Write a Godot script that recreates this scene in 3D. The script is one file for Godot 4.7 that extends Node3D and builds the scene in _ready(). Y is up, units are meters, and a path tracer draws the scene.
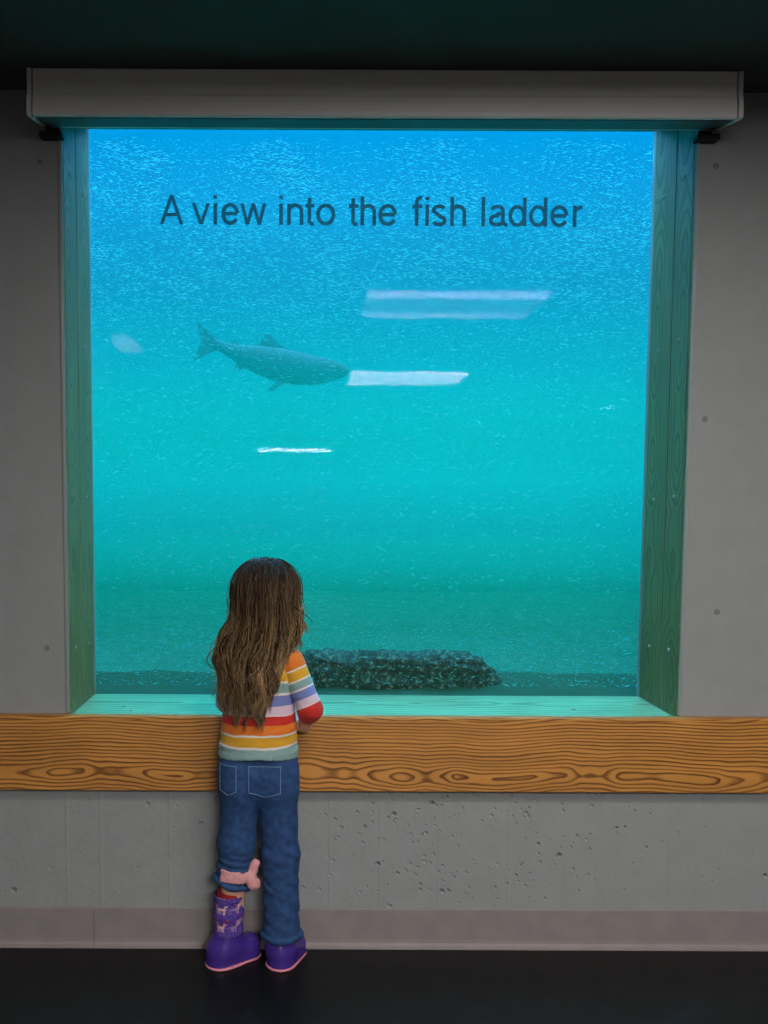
extends Node3D

# ---------------------------------------------------------------- helpers
var rng := RandomNumberGenerator.new()
var used := {}

func numbered(called: String) -> String:
	used[called] = used.get(called, 0) + 1
	return called if used[called] == 1 else "%s_%03d" % [called, used[called] - 1]

func tag(o: Node3D, label := "", category := "", group := "", kind := "") -> Node3D:
	if label: o.set_meta("label", label)
	if category: o.set_meta("category", category)
	if group: o.set_meta("group", group)
	if kind: o.set_meta("kind", kind)
	return o

func thing(called: String, label: String, category: String, at := Vector3.ZERO, group := "") -> Node3D:
	var o := Node3D.new()
	o.name = numbered(called)
	add_child(o)
	o.position = at
	tag(o, label, category, group)
	return o

func mesh_of(st: SurfaceTool) -> ArrayMesh:
	return st.commit()

func put(called: String, m: Mesh, material: Material, parent: Node3D = null) -> MeshInstance3D:
	var o := MeshInstance3D.new()
	o.mesh = m
	o.material_override = material
	if parent == null:
		o.name = numbered(called)
		add_child(o)
	else:
		var n := 0
		for c in parent.get_children():
			if c.has_meta("base") and c.get_meta("base") == called: n += 1
		o.set_meta("base", called)
		o.name = called if n == 0 else "%s_%03d" % [called, n]
		parent.add_child(o, true)
	return o

func obj(called: String, st: SurfaceTool, material: Material, parent: Node3D = null) -> MeshInstance3D:
	return put(called, mesh_of(st), material, parent)

func new_st() -> SurfaceTool:
	var st := SurfaceTool.new()
	st.begin(Mesh.PRIMITIVE_TRIANGLES)
	return st

func mat(called: String, c: Color, rough := 0.7, metal := 0.0, spec := 0.5) -> StandardMaterial3D:
	var m := StandardMaterial3D.new()
	m.resource_name = called
	m.albedo_color = c
	m.roughness = rough
	m.metallic = metal
	m.metallic_specular = spec
	return m

func rgb8(r: float, g: float, b: float) -> Color:
	return Color(r / 255.0, g / 255.0, b / 255.0)

func quad(st: SurfaceTool, a: Vector3, b: Vector3, c: Vector3, d: Vector3) -> void:
	# clockwise seen from the front, flat normal
	var n := (c - a).cross(b - a).normalized()
	for p in [a, b, c, a, c, d]:
		st.set_normal(n)
		st.add_vertex(p)

# a box with chamfered edges, from corner lo to corner hi
func bevel_box(st: SurfaceTool, lo: Vector3, hi: Vector3, e := 0.002) -> void:
	var ctr := (lo + hi) * 0.5
	var h := (hi - lo) * 0.5
	e = minf(e, minf(h.x, minf(h.y, h.z)) * 0.9)
	var ax := [Vector3.RIGHT, Vector3.UP, Vector3.BACK]
	var hs := [h.x, h.y, h.z]
	for i in 3:
		for s in [-1.0, 1.0]:
			var j := (i + 1) % 3
			var k := (i + 2) % 3
			var n: Vector3 = ax[i] * s
			var u: Vector3 = ax[j] * (hs[j] - e)
			var v: Vector3 = ax[k] * (hs[k] - e) * s
			var o: Vector3 = ctr + n * hs[i]
			quad(st, o - u + v, o + u + v, o + u - v, o - u - v)
	if e <= 0.0: return
	for i in 3:
		var j := (i + 1) % 3
		var k := (i + 2) % 3
		for s in [-1.0, 1.0]:
			for t in [-1.0, 1.0]:
				var L: Vector3 = ax[i] * (hs[i] - e)
				var p: Vector3 = ctr + ax[j] * s * hs[j] + ax[k] * t * (hs[k] - e)
				var q: Vector3 = ctr + ax[j] * s * (hs[j] - e) + ax[k] * t * hs[k]
				if s * t > 0: quad(st, p + L, p - L, q - L, q + L)
				else: quad(st, q + L, q - L, p - L, p + L)
	for sx in [-1.0, 1.0]:
		for sy in [-1.0, 1.0]:
			for sz in [-1.0, 1.0]:
				var a := ctr + Vector3(sx * h.x, sy * (h.y - e), sz * (h.z - e))
				var b := ctr + Vector3(sx * (h.x - e), sy * h.y, sz * (h.z - e))
				var c := ctr + Vector3(sx * (h.x - e), sy * (h.y - e), sz * h.z)
				var n := Vector3(sx, sy, sz).normalized()
				var tri := [a, c, b] if sx * sy * sz > 0 else [a, b, c]
				for p in tri:
					st.set_normal(n)
					st.add_vertex(p)

func box(lo: Vector3, hi: Vector3, e := 0.002) -> SurfaceTool:
	var st := new_st()
	bevel_box(st, lo, hi, e)
	return st

# a profile in (z, y), swept from x0 to x1, with closed ends
func extrude_x(st: SurfaceTool, prof: Array, x0: float, x1: float) -> void:
	var n := prof.size()
	for i in n:
		var p: Vector2 = prof[i]
		var q: Vector2 = prof[(i + 1) % n]
		var a := Vector3(x0, p.y, p.x)
		var b := Vector3(x1, p.y, p.x)
		var c := Vector3(x1, q.y, q.x)
		var d := Vector3(x0, q.y, q.x)
		quad(st, a, b, c, d)
	var poly := PackedVector2Array(prof)
	var idx := Geometry2D.triangulate_polygon(poly)
	for k in range(0, idx.size(), 3):
		var t := [poly[idx[k]], poly[idx[k + 1]], poly[idx[k + 2]]]
		var ccw: bool = (t[1] - t[0]).cross(t[2] - t[0]) > 0
		for side in 2:
			var x := x0 if side == 0 else x1
			var nrm := Vector3.LEFT if side == 0 else Vector3.RIGHT
			var order := [0, 1, 2]
			# (z, y) seen from +x has z pointing left
			if (side == 1) != ccw: order = [0, 2, 1]
			for o in order:
				st.set_normal(nrm)
				st.add_vertex(Vector3(x, t[o].y, t[o].x))

# tube through points with radii; k sides; optional ellipse squash
func tube(st: SurfaceTool, pts: Array, rad: Array, k := 8, caps := true) -> void:
	var n := pts.size()
	var prev := Vector3.ZERO
	var rings := []
	for i in n:
		var t: Vector3 = (pts[mini(i + 1, n - 1)] - pts[maxi(i - 1, 0)]).normalized()
		var u := prev
		if u == Vector3.ZERO:
			u = Vector3.UP if absf(t.y) < 0.9 else Vector3.RIGHT
		u = (u - t * u.dot(t)).normalized()
		prev = u
		var v := t.cross(u)
		var ring := []
		for j in k:
			var a := TAU * j / k
			var d := u * cos(a) + v * sin(a)
			ring.append([pts[i] + d * rad[i], d])
		rings.append(ring)
	for i in n - 1:
		for j in k:
			var a = rings[i][j]
			var b = rings[i][(j + 1) % k]
			var c = rings[i + 1][(j + 1) % k]
			var d = rings[i + 1][j]
			for p in [a, c, b, a, d, c]:
				st.set_normal(p[1])
				st.add_vertex(p[0])
	if caps:
		for e in [0, n - 1]:
			var t: Vector3 = (pts[1] - pts[0]).normalized() * -1.0 if e == 0 else (pts[n - 1] - pts[n - 2]).normalized()
			for j in k:
				var a = rings[e][j][0]
				var b = rings[e][(j + 1) % k][0]
				var tri := [pts[e], a, b] if e == 0 else [pts[e], b, a]
				for p in tri:
					st.set_normal(t)
					st.add_vertex(p)

func noise(seed_: int, freq: float, oct := 4) -> FastNoiseLite:
	var n := FastNoiseLite.new()
	n.seed = seed_
	n.frequency = freq
	n.fractal_octaves = oct
	n.noise_type = FastNoiseLite.TYPE_SIMPLEX_SMOOTH
	return n

func noise_tex(seed_: int, freq: float, ramp: Array, size := 512, oct := 5) -> NoiseTexture2D:
	var t := NoiseTexture2D.new()
	t.width = size
	t.height = size
	t.seamless = true
	t.noise = noise(seed_, freq, oct)
	if ramp.size():
		var g := Gradient.new()
		var offs := PackedFloat32Array()
		var cols := PackedColorArray()
		for r in ramp:
			offs.append(r[0])
			cols.append(r[1])
		g.offsets = offs
		g.colors = cols
		t.color_ramp = g
	return t

func world_tri(m: StandardMaterial3D, s: Vector3) -> void:
	m.uv1_triplanar = true
	m.uv1_world_triplanar = true
	m.uv1_scale = s

# sawn softwood: the growth rings of a log cut along its length. Grain runs along x (or y if upright).
func wood_image(w: int, h: int, length: float, height: float, ring: float, centre: float, seed_: int, dark: Color, light: Color, upright := false, depth0 := 0.0) -> ImageTexture:
	var im := Image.create(h if upright else w, w if upright else h, false, Image.FORMAT_RGB8)
	var n1 := noise(seed_, 1.6, 2)
	var n2 := noise(seed_ + 1, 1.0, 3)
	var n3 := noise(seed_ + 2, 1.0, 3)
	var fine := noise(seed_ + 3, 1.0, 2)
	for i in w:
		# the ends of the picture meet: the noise is walked round a circle
		var a := TAU * i / w
		var R := length / TAU
		var cx := cos(a) * R
		var cy := sin(a) * R
		var pith := centre + 0.018 * n1.get_noise_2d(cx * 1.1, cy * 1.1)
		var depth := depth0 + 0.034 * n1.get_noise_3d(cx * 1.5, cy * 1.5, 7.0) + 0.012 * n2.get_noise_3d(cx * 5.0, cy * 5.0, 3.0)
		for j in h:
			var y := height * j / h
			var dy := y - pith
			var r := sqrt(dy * dy * 0.55 + depth * depth + 0.00002)
			r += 0.0022 * n2.get_noise_3d(cx * 4.0, cy * 4.0, y * 26.0) + 0.0035 * n3.get_noise_3d(cx * 2.0, cy * 2.0, y * 9.0)
			var t := fposmod(r / ring, 1.0)
			var late := smoothstep(0.42, 0.9, t) * (1.0 - smoothstep(0.88, 1.0, t))
			late *= 0.75 + 0.35 * n3.get_noise_3d(cx * 1.5, cy * 1.5, floor(r / ring) * 3.1)
			var fib := fine.get_noise_3d(cx * 14.0, cy * 14.0, y * 900.0)
			late = clampf(late + 0.14 * fib, 0.0, 1.0)
			var c := light.lerp(dark, late)
			c = c * (1.0 + 0.10 * n3.get_noise_3d(cx * 3.0, cy * 3.0, y * 12.0 + 40.0))
			if upright: im.set_pixel(j, i, c)
			else: im.set_pixel(i, j, c)
	return ImageTexture.create_from_image(im)

# ---------------------------------------------------------------- soft shapes
func cap(p: Vector3, a: Vector3, b: Vector3, ra: float, rb: float) -> float:
	var pa := p - a
	var ba := b - a
	var h := clampf(pa.dot(ba) / ba.length_squared(), 0.0, 1.0)
	return (pa - ba * h).length() - lerpf(ra, rb, h)

func smin(a: float, b: float, k: float) -> float:
	var h := maxf(k - absf(a - b), 0.0) / k
	return minf(a, b) - h * h * k * 0.25

func caps(p: Vector3, prims: Array, k: float) -> float:
	var d := 9.0
	for c in prims:
		var e := cap(p, c[0], c[1], c[2], c[3])
		d = e if d > 8.0 else smin(d, e, k)
	return d

# surface nets: one vertex in each cell the surface crosses, added to st
func net(st: SurfaceTool, lo: Vector3, hi: Vector3, cell: float, f: Callable, uvf = null) -> void:
	var nx := int(ceil((hi.x - lo.x) / cell)) + 1
	var ny := int(ceil((hi.y - lo.y) / cell)) + 1
	var nz := int(ceil((hi.z - lo.z) / cell)) + 1
	var D := PackedFloat32Array()
	D.resize(nx * ny * nz)
	D.fill(9.0)
	var B := 6
	var near := cell * B * 0.9 * 1.5
	var live := []
	for bk in range(0, nz, B):
		for bj in range(0, ny, B):
			for bi in range(0, nx, B):
				var c := lo + Vector3(bi + B * 0.5, bj + B * 0.5, bk + B * 0.5) * cell
				var dc: float = f.call(c)
				var skip := absf(dc) > near
				if not skip: live.append(Vector3i(bi, bj, bk))
				for k in range(bk, mini(bk + B, nz)):
					for j in range(bj, mini(bj + B, ny)):
						var row := (k * ny + j) * nx
						for i in range(bi, mini(bi + B, nx)):
							D[row + i] = dc if skip else f.call(lo + Vector3(i, j, k) * cell)
	var at := PackedInt32Array()
	at.resize(nx * ny * nz)
	at.fill(-1)
	var P := PackedVector3Array()
	var N := PackedVector3Array()
	var sx := 1
	var sy := nx
	var sz := nx * ny
	var cells := PackedInt32Array()
	for b in live:
		for k in range(b.z, mini(b.z + B, nz - 1)):
			for j in range(b.y, mini(b.y + B, ny - 1)):
				for i in range(b.x, mini(b.x + B, nx - 1)):
					var o := (k * ny + j) * nx + i
					var v := [D[o], D[o + sx], D[o + sy], D[o + sx + sy], D[o + sz], D[o + sx + sz], D[o + sy + sz], D[o + sx + sy + sz]]
					var inside := 0
					for q in v:
						if q < 0.0: inside += 1
					if inside == 0 or inside == 8: continue
					var sum := Vector3.ZERO
					var cnt := 0
					for e in [[0, 1], [2, 3], [4, 5], [6, 7], [0, 2], [1, 3], [4, 6], [5, 7], [0, 4], [1, 5], [2, 6], [3, 7]]:
						var a: float = v[e[0]]
						var c: float = v[e[1]]
						if (a < 0.0) != (c < 0.0):
							var t := a / (a - c)
							var pa := Vector3(e[0] & 1, (e[0] >> 1) & 1, e[0] >> 2)
							var pc := Vector3(e[1] & 1, (e[1] >> 1) & 1, e[1] >> 2)
							sum += pa.lerp(pc, t)
							cnt += 1
					at[o] = P.size()
					cells.append(o)
					P.append(lo + (Vector3(i, j, k) + sum / cnt) * cell)
					N.append(Vector3(v[1] + v[3] + v[5] + v[7] - v[0] - v[2] - v[4] - v[6], v[2] + v[3] + v[6] + v[7] - v[0] - v[1] - v[4] - v[5], v[4] + v[5] + v[6] + v[7] - v[0] - v[1] - v[2] - v[3]).normalized())
	for o in cells:
		for axis in 3:
			var s1: int = [sx, sy, sz][axis]
			var s2: int = [sy, sz, sx][axis]
			var s3: int = [sz, sx, sy][axis]
			if (D[o] < 0.0) == (D[o + s1] < 0.0): continue
			if o - s2 - s3 < 0: continue
			var q := [at[o], at[o - s2], at[o - s2 - s3], at[o - s3]]
			if q.min() < 0: continue
			var face := (P[q[2]] - P[q[0]]).cross(P[q[1]] - P[q[0]])
			var order := [0, 1, 2, 0, 2, 3] if face.dot(N[q[0]] + N[q[2]]) > 0 else [0, 2, 1, 0, 3, 2]
			for w in order:
				st.set_normal(N[q[w]])
				if uvf != null: st.set_uv(uvf.call(P[q[w]]))
				st.add_vertex(P[q[w]])

# five bent fingers and a palm. wrist -> knuckles, across: towards the little finger, curl: the way the fingers bend
func hand_prims(wrist: Vector3, knuckle: Vector3, across: Vector3, seg: Array, thumb: Array) -> Array:
	var o := []
	var fingers := []
	for i in 4:
		var s := (i - 1.5) * 0.0125
		var base := knuckle + across * s
		o.append([wrist + across * s * 0.55, base, 0.0105, 0.0088])
		var L: float = [0.92, 1.0, 0.95, 0.76][i]
		var p := base
		var chain := []
		for k in 3:
			var q: Vector3 = p + seg[k] * L + across * s * 0.06
			chain.append([p, q, 0.0072 - 0.0008 * k, 0.0068 - 0.001 * k])
			p = q
		fingers.append(chain)
	var tc := []
	for k in thumb.size() - 1: tc.append([thumb[k], thumb[k + 1], 0.0085 - 0.001 * k, 0.0078 - 0.001 * k])
	fingers.append(tc)
	return [o, fingers]

func hand_field(p: Vector3, h: Array) -> float:
	var d := caps(p, h[0], 0.012)
	for chain in h[1]:
		d = smin(d, caps(p, chain, 0.004), 0.004)
	return d

func stripe_image() -> ImageTexture:
	# lowest first: [upper edge in metres above the floor, colour]
	var teal := rgb8(140, 176, 172)
	var white := rgb8(238, 228, 220)
	var mustard := rgb8(232, 172, 40)
	var orange := rgb8(240, 128, 38)
	var red := rgb8(214, 44, 34)
	var lilac := rgb8(232, 206, 222)
	var blue := rgb8(122, 134, 196)
	var rows := [[0.574, teal], [0.580, white], [0.604, mustard], [0.609, white], [0.632, orange], [0.654, red], [0.657, white], [0.680, lilac], [0.706, blue], [0.712, white], [0.734, teal], [0.739, white], [0.767, mustard], [0.772, white], [0.84, orange], [0.9, red]]
	var im := Image.create(16, 1024, false, Image.FORMAT_RGB8)
	for j in 1024:
		var y := 0.5 + 0.4 * j / 1024.0
		var c := red
		for r in rows:
			if y < r[0]:
				c = r[1]
				break
		for i in 16:
			var k := 1.0 - 0.05 * float((j / 2 + i) % 2)
			im.set_pixel(i, j, c * k)
	return ImageTexture.create_from_image(im)

func print_image() -> ImageTexture:
	var im := Image.create(256, 256, false, Image.FORMAT_RGB8)
	im.fill(rgb8(72, 46, 140))
	var r := RandomNumberGenerator.new()
	r.seed = 4
	for i in 240:
		var c: Color = [rgb8(210, 190, 225), rgb8(190, 130, 170), rgb8(120, 30, 60), rgb8(40, 24, 90)][i % 4]
		var x := r.randi_range(0, 252)
		var y := r.randi_range(0, 252)
		im.fill_rect(Rect2i(x, y, r.randi_range(2, 6), r.randi_range(2, 5)), c)
	# pale trotting pony shapes
	for h in [[24, 150], [150, 60], [140, 190], [30, 30]]:
		var c := rgb8(222, 176, 176)
		var x: int = h[0]
		var y: int = h[1]
		im.fill_rect(Rect2i(x, y, 46, 18), c)
		im.fill_rect(Rect2i(x + 40, y - 18, 12, 26), c)
		im.fill_rect(Rect2i(x + 44, y - 20, 22, 11), c)
		for k in 4: im.fill_rect(Rect2i(x + [0, 10, 30, 40][k], y + 16, 6, [28, 22, 24, 28][k]), c)
		im.fill_rect(Rect2i(x - 9, y + 2, 10, 22), rgb8(190, 130, 150))
		im.fill_rect(Rect2i(x + 34, y - 20, 8, 16), rgb8(130, 30, 56))
	for h in [[200, 140], [90, 110], [95, 10]]:
		for q in [[0, 0], [14, 4], [6, 14]]: im.fill_rect(Rect2i(h[0] + q[0], h[1] + q[1], 14, 14), rgb8(140, 30, 48))
	return ImageTexture.create_from_image(im)

func build_person() -> void:
	var t := thing("person", "small child with long brown hair, rainbow striped top, jeans and purple boots at the window", "person", Vector3(-0.12, 0.0, 0.1))
	# parts are modelled in the room's axes and moved into the child's
	var O := Vector3(0.12, 0.0, -0.1)
	var fold := noise(201, 1.0, 3)

	# --- skin: one continuous body
	var skin := mat("skin", rgb8(226, 168, 140), 0.55)
	skin.subsurf_scatter_enabled = true
	skin.subsurf_scatter_strength = 0.08
	var shR := Vector3(-0.042, 0.782, 0.108)
	var elR := Vector3(0.007, 0.667, 0.122)
	var wrR := Vector3(-0.009, 0.612, 0.074)
	var shL := Vector3(-0.190, 0.782, 0.105)
	var elL := Vector3(-0.196, 0.674, 0.078)
	var wrL := Vector3(-0.186, 0.648, 0.012)
	var hc := Vector3(-0.104, 0.934, 0.098)
	var body := [
		[Vector3(-0.120, 0.50, 0.1), Vector3(-0.119, 0.72, 0.1), 0.040, 0.044], [Vector3(-0.155, 0.50, 0.1), Vector3(-0.145, 0.73, 0.1), 0.038, 0.042], [Vector3(-0.085, 0.50, 0.1), Vector3(-0.095, 0.73, 0.1), 0.038, 0.042],
		[shL, shR, 0.028, 0.028], [Vector3(-0.115, 0.77, 0.1), Vector3(-0.106, 0.875, 0.1), 0.036, 0.034],
		[shR, elR, 0.026, 0.023], [elR, wrR, 0.023, 0.0165], [shL, elL, 0.026, 0.023], [elL, wrL, 0.023, 0.0165],
		[Vector3(-0.162, 0.46, 0.1), Vector3(-0.176, 0.30, 0.088), 0.046, 0.036], [Vector3(-0.176, 0.30, 0.088), Vector3(-0.195, 0.07, 0.084), 0.036, 0.026],
		[Vector3(-0.078, 0.46, 0.1), Vector3(-0.066, 0.30, 0.092), 0.046, 0.036], [Vector3(-0.066, 0.30, 0.092), Vector3(-0.060, 0.07, 0.088), 0.036, 0.026]]
	var st := new_st()
	net(st, Vector3(-0.27, 0.03, 0.0), Vector3(0.06, 0.862, 0.19), 0.0085, func(p): return caps(p, body, 0.02))
	# head with face, turned to the window (towards -z)
	var head := [[hc, hc + Vector3(0, -0.012, 0.008), 0.076, 0.074], [hc + Vector3(0, -0.03, -0.022), hc + Vector3(0, -0.068, -0.032), 0.058, 0.036], [hc + Vector3(0, -0.01, -0.03), hc + Vector3(0, -0.03, -0.03), 0.056, 0.054],
		[hc + Vector3(0, -0.02, -0.083), hc + Vector3(0, -0.036, -0.091), 0.005, 0.009], [hc + Vector3(-0.03, -0.035, -0.05), hc + Vector3(-0.02, -0.045, -0.05), 0.03, 0.03], [hc + Vector3(0.03, -0.035, -0.05), hc + Vector3(0.02, -0.045, -0.05), 0.03, 0.03],
		[hc + Vector3(-0.078, -0.012, 0.0), hc + Vector3(-0.079, -0.036, -0.004), 0.012, 0.008], [hc + Vector3(0.078, -0.012, 0.0), hc + Vector3(0.079, -0.036, -0.004), 0.012, 0.008],
		[Vector3(-0.113, 0.80, 0.1), Vector3(-0.106, 0.875, 0.1), 0.036, 0.034]]
	net(st, hc + Vector3(-0.1, -0.105, -0.11), hc + Vector3(0.1, 0.085, 0.09), 0.005, func(p):
		var d := caps(p, head, 0.012)
		for s in [-1.0, 1.0]: d = maxf(d, -cap(p, hc + Vector3(0.028 * s, -0.012, -0.094), hc + Vector3(0.030 * s, -0.012, -0.092), 0.010, 0.010))
		return d)
	var hR := hand_prims(wrR, Vector3(-0.014, 0.6235, 0.046), Vector3(1, 0, 0.1).normalized(), [Vector3(-0.001, 0.012, -0.012), Vector3(0, 0.000, -0.015), Vector3(0, -0.004, -0.012)], [Vector3(-0.018, 0.612, 0.064), Vector3(-0.036, 0.616, 0.052), Vector3(-0.040, 0.628, 0.040), Vector3(-0.038, 0.633, 0.026)])
	net(st, Vector3(-0.06, 0.585, -0.01), Vector3(0.03, 0.655, 0.095), 0.003, func(p): return hand_field(p, hR))
	var hL := hand_prims(wrL, Vector3(-0.184, 0.634, -0.026), Vector3(-1, 0, -0.1).normalized(), [Vector3(0.001, -0.004, -0.018), Vector3(0.001, -0.004, -0.015), Vector3(0, -0.002, -0.011)], [Vector3(-0.176, 0.642, 0.0), Vector3(-0.160, 0.634, -0.018), Vector3(-0.156, 0.629, -0.032), Vector3(-0.157, 0.626, -0.042)])
	net(st, Vector3(-0.235, 0.60, -0.10), Vector3(-0.135, 0.675, 0.04), 0.003, func(p): return hand_field(p, hL))
	part_at("body", st, skin, t, O)
	for s in [-1.0, 1.0]:
		st = new_st()
		tube(st, [hc + Vector3(0.029 * s, -0.012, -0.074), hc + Vector3(0.029 * s, -0.012, -0.079), hc + Vector3(0.029 * s, -0.012, -0.081)], [0.010, 0.008, 0.003], 12)
		part_at("eye", st, mat("eye", rgb8(60, 45, 35), 0.15), t, O)
	st = new_st()
	tube(st, [hc + Vector3(-0.02, -0.059, -0.075), hc + Vector3(0.0, -0.062, -0.083), hc + Vector3(0.02, -0.059, -0.075)], [0.002, 0.005, 0.002], 8)
	part_at("mouth", st, mat("lips", rgb8(190, 100, 95), 0.5), t, O)

	# --- striped top
	var knit := mat("striped jersey", Color(0.93, 0.92, 0.92), 0.85)
	knit.albedo_texture = stripe_image()
	knit.rim_enabled = true
	knit.rim = 0.2
	st = new_st()
	net(st, Vector3(-0.25, 0.53, 0.01), Vector3(0.01, 0.835, 0.2), 0.0048, func(p: Vector3) -> float:
		var q := Vector3(p.x, p.y, 0.1 + (p.z - 0.1) * 1.5)
		var d := cap(q, Vector3(-0.1215, 0.50, 0.1), Vector3(-0.119, 0.72, 0.1), 0.104, 0.084)
		d = smin(d, cap(q, Vector3(-0.185, 0.772, 0.1), Vector3(-0.055, 0.775, 0.1), 0.040, 0.040), 0.06)
		d = smin(d, cap(q, Vector3(-0.118, 0.80, 0.1), Vector3(-0.116, 0.82, 0.1), 0.04, 0.036), 0.02) / 1.2
		var drape := clampf((0.70 - p.y) / 0.12, 0.15, 1.0)
		d += 0.0042 * drape * fold.get_noise_3d(p.x * 9.0 + p.y * 12.0, p.y * 34.0 - p.x * 10.0, p.z * 8.0)
		d -= 0.003 * exp(-pow((p.y - 0.61 - 0.12 * (p.x + 0.12)) / 0.012, 2.0)) * clampf((p.x + 0.17) / 0.1, 0.0, 1.0)
		return maxf(d, 0.5465 + 0.003 * sin(p.x * 40.0) - p.y),
		func(p: Vector3) -> Vector2:
			return Vector2(p.x * 4.0, (p.y + 0.004 * fold.get_noise_3d(p.x * 14.0, p.y * 8.0, 5.0) - 0.07 * maxf(0.0, p.x + 0.075) * clampf((0.68 - p.y) / 0.05, 0.0, 1.0) - 0.5) / 0.4))
	var shirt := part_at("shirt", st, knit, t, O)
	for side in 2:
		var a := shR if side == 1 else shL
		var b := elR if side == 1 else elL
		var c := (elR.lerp(wrR, 0.34)) if side == 1 else elL.lerp(wrL, 0.6)
		var lo := Vector3(minf(a.x, minf(b.x, c.x)), minf(b.y, c.y), minf(b.z, c.z)) - Vector3(0.05, 0.05, 0.05)
		var hi := Vector3(maxf(a.x, b.x), a.y, maxf(a.z, b.z)) + Vector3(0.05, 0.05, 0.05)
		var dir := (c - b).normalized()
		st = new_st()
		net(st, lo, hi, 0.0042, func(p: Vector3) -> float:
			var d := smin(cap(p, a, b, 0.0335, 0.0300), cap(p, b, c + dir * 0.02, 0.0300, 0.0275), 0.012)
			d += 0.0028 * fold.get_noise_3d(p.x * 16.0 + 30.0, p.y * 36.0, p.z * 16.0)
			return maxf(d, (p - c).dot(dir)),
			func(p: Vector3) -> Vector2:
				var ab := b - a
				var h := (p - a).dot(ab.normalized())
				var beyond := clampf((p - b).dot(dir), 0.0, 0.1) if h > ab.length() * 0.8 else 0.0
				return Vector2(p.z * 4.0, (0.797 - minf(h, ab.length()) * 1.24 - beyond * 0.35 - 0.5) / 0.4))
		part_at("sleeve", st, knit, shirt, Vector3.ZERO)

	# --- jeans
	var denim := mat("blue denim", rgb8(40, 76, 124), 0.85)
	denim.albedo_texture = noise_tex(51, 0.03, [[0.25, Color(0.72, 0.75, 0.8)], [0.75, Color(1, 1, 1)]], 256, 5)
	denim.uv1_triplanar = true
	denim.uv1_scale = Vector3(5, 5, 5)
	var jeans_f := func(p: Vector3) -> float:
		var q := Vector3(p.x, p.y, 0.1 + (p.z - 0.1) * 1.15)
		var hips := cap(q, Vector3(-0.166, 0.505, 0.1), Vector3(-0.076, 0.505, 0.1), 0.0535, 0.0535)
		hips = smin(hips, cap(q, Vector3(-0.162, 0.57, 0.1), Vector3(-0.080, 0.57, 0.1), 0.044, 0.044), 0.05)
		hips = smin(hips, cap(q, Vector3(-0.163, 0.472, 0.116), Vector3(-0.160, 0.50, 0.118), 0.046, 0.043), 0.03)
		hips = smin(hips, cap(q, Vector3(-0.080, 0.472, 0.116), Vector3(-0.083, 0.50, 0.118), 0.046, 0.043), 0.03)
		var left := cap(q, Vector3(-0.167, 0.45, 0.1), Vector3(-0.176, 0.32, 0.094), 0.0500, 0.0450)
		left = smin(left, cap(q, Vector3(-0.176, 0.32, 0.094), Vector3(-0.189, 0.18, 0.086), 0.0450, 0.0425), 0.02)
		var right := cap(q, Vector3(-0.074, 0.45, 0.1), Vector3(-0.066, 0.29, 0.094), 0.0510, 0.0455)
		right = smin(right, cap(q, Vector3(-0.066, 0.29, 0.094), Vector3(-0.062, 0.02, 0.09), 0.0455, 0.0460), 0.02)
		# the cut of each leg
		left = maxf(left, 0.218 - p.y)
		right = maxf(right, 0.074 - p.y)
		var d := smin(smin(left, hips, 0.035), smin(right, hips, 0.035), 0.006)
		var low := clampf((0.42 - p.y) / 0.12, 0.25, 1.0)
		d += 0.0036 * low * fold.get_noise_3d(p.x * 14.0 + 9.0, p.y * 34.0 + p.x * 16.0, p.z * 12.0)
		if p.x < -0.125: d += 0.0028 * clampf((0.31 - p.y) / 0.05, 0.0, 1.0) * sin(p.y * 330.0 + p.x * 60.0)
		return maxf(d / 1.1, p.y - 0.60)
	st = new_st()
	net(st, Vector3(-0.25, 0.06, 0.015), Vector3(0.005, 0.605, 0.19), 0.0052, jeans_f)
	var jeans := part_at("jeans", st, denim, t, O)
	var thread := mat("pale stitching", rgb8(120, 150, 185), 0.8)
	var on_back := func(x: float, y: float, proud: float) -> Vector3:
		var z := 0.21
		for i in 40:
			var d: float = jeans_f.call(Vector3(x, y, z))
			if d < 0.0003: break
			z -= maxf(d * 0.7, 0.0004)
		return Vector3(x, y, z + proud)
	for pk in [[-0.146, -0.060, 0.533, 0.462], [-0.216, -0.170, 0.533, 0.466]]:
		var V := PackedVector3Array()
		var I := PackedInt32Array()
		for j in 13:
			for i in 13:
				var u := i / 12.0
				var v := j / 12.0
				var y: float = lerpf(pk[2], pk[3], v) - 0.010 * v * (1.0 - absf(u - 0.5) * 2.0)
				var edge := 1.0 if i > 0 and i < 12 and j > 0 and j < 12 else 0.0
				V.append(on_back.call(lerpf(pk[0], pk[1], u), y, 0.0022 * edge))
		for j in 12:
			for i in 12:
				var a := j * 13 + i
				I.append_array([a, a + 1, a + 14, a, a + 14, a + 13])
		put("pocket", indexed(V, I), denim, jeans)
		var line := []
		for q in [[0.05, 0.0], [0.05, 0.93], [0.5, 1.09], [0.95, 0.93], [0.95, 0.0], [0.05, 0.02], [0.95, 0.02]]:
			line.append(Vector2(lerpf(pk[0], pk[1], q[0]), lerpf(pk[2], pk[3], q[1])))
		st = new_st()
		for sgm in [[0, 1], [1, 2], [2, 3], [3, 4], [5, 6]]:
			var pts := []
			var rad := []
			for k in 9:
				var w: Vector2 = line[sgm[0]].lerp(line[sgm[1]], k / 8.0)
				pts.append(on_back.call(w.x, w.y, 0.0022))
				rad.append(0.0007)
			tube(st, pts, rad, 5)
		obj("stitching", st, thread, jeans)
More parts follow.
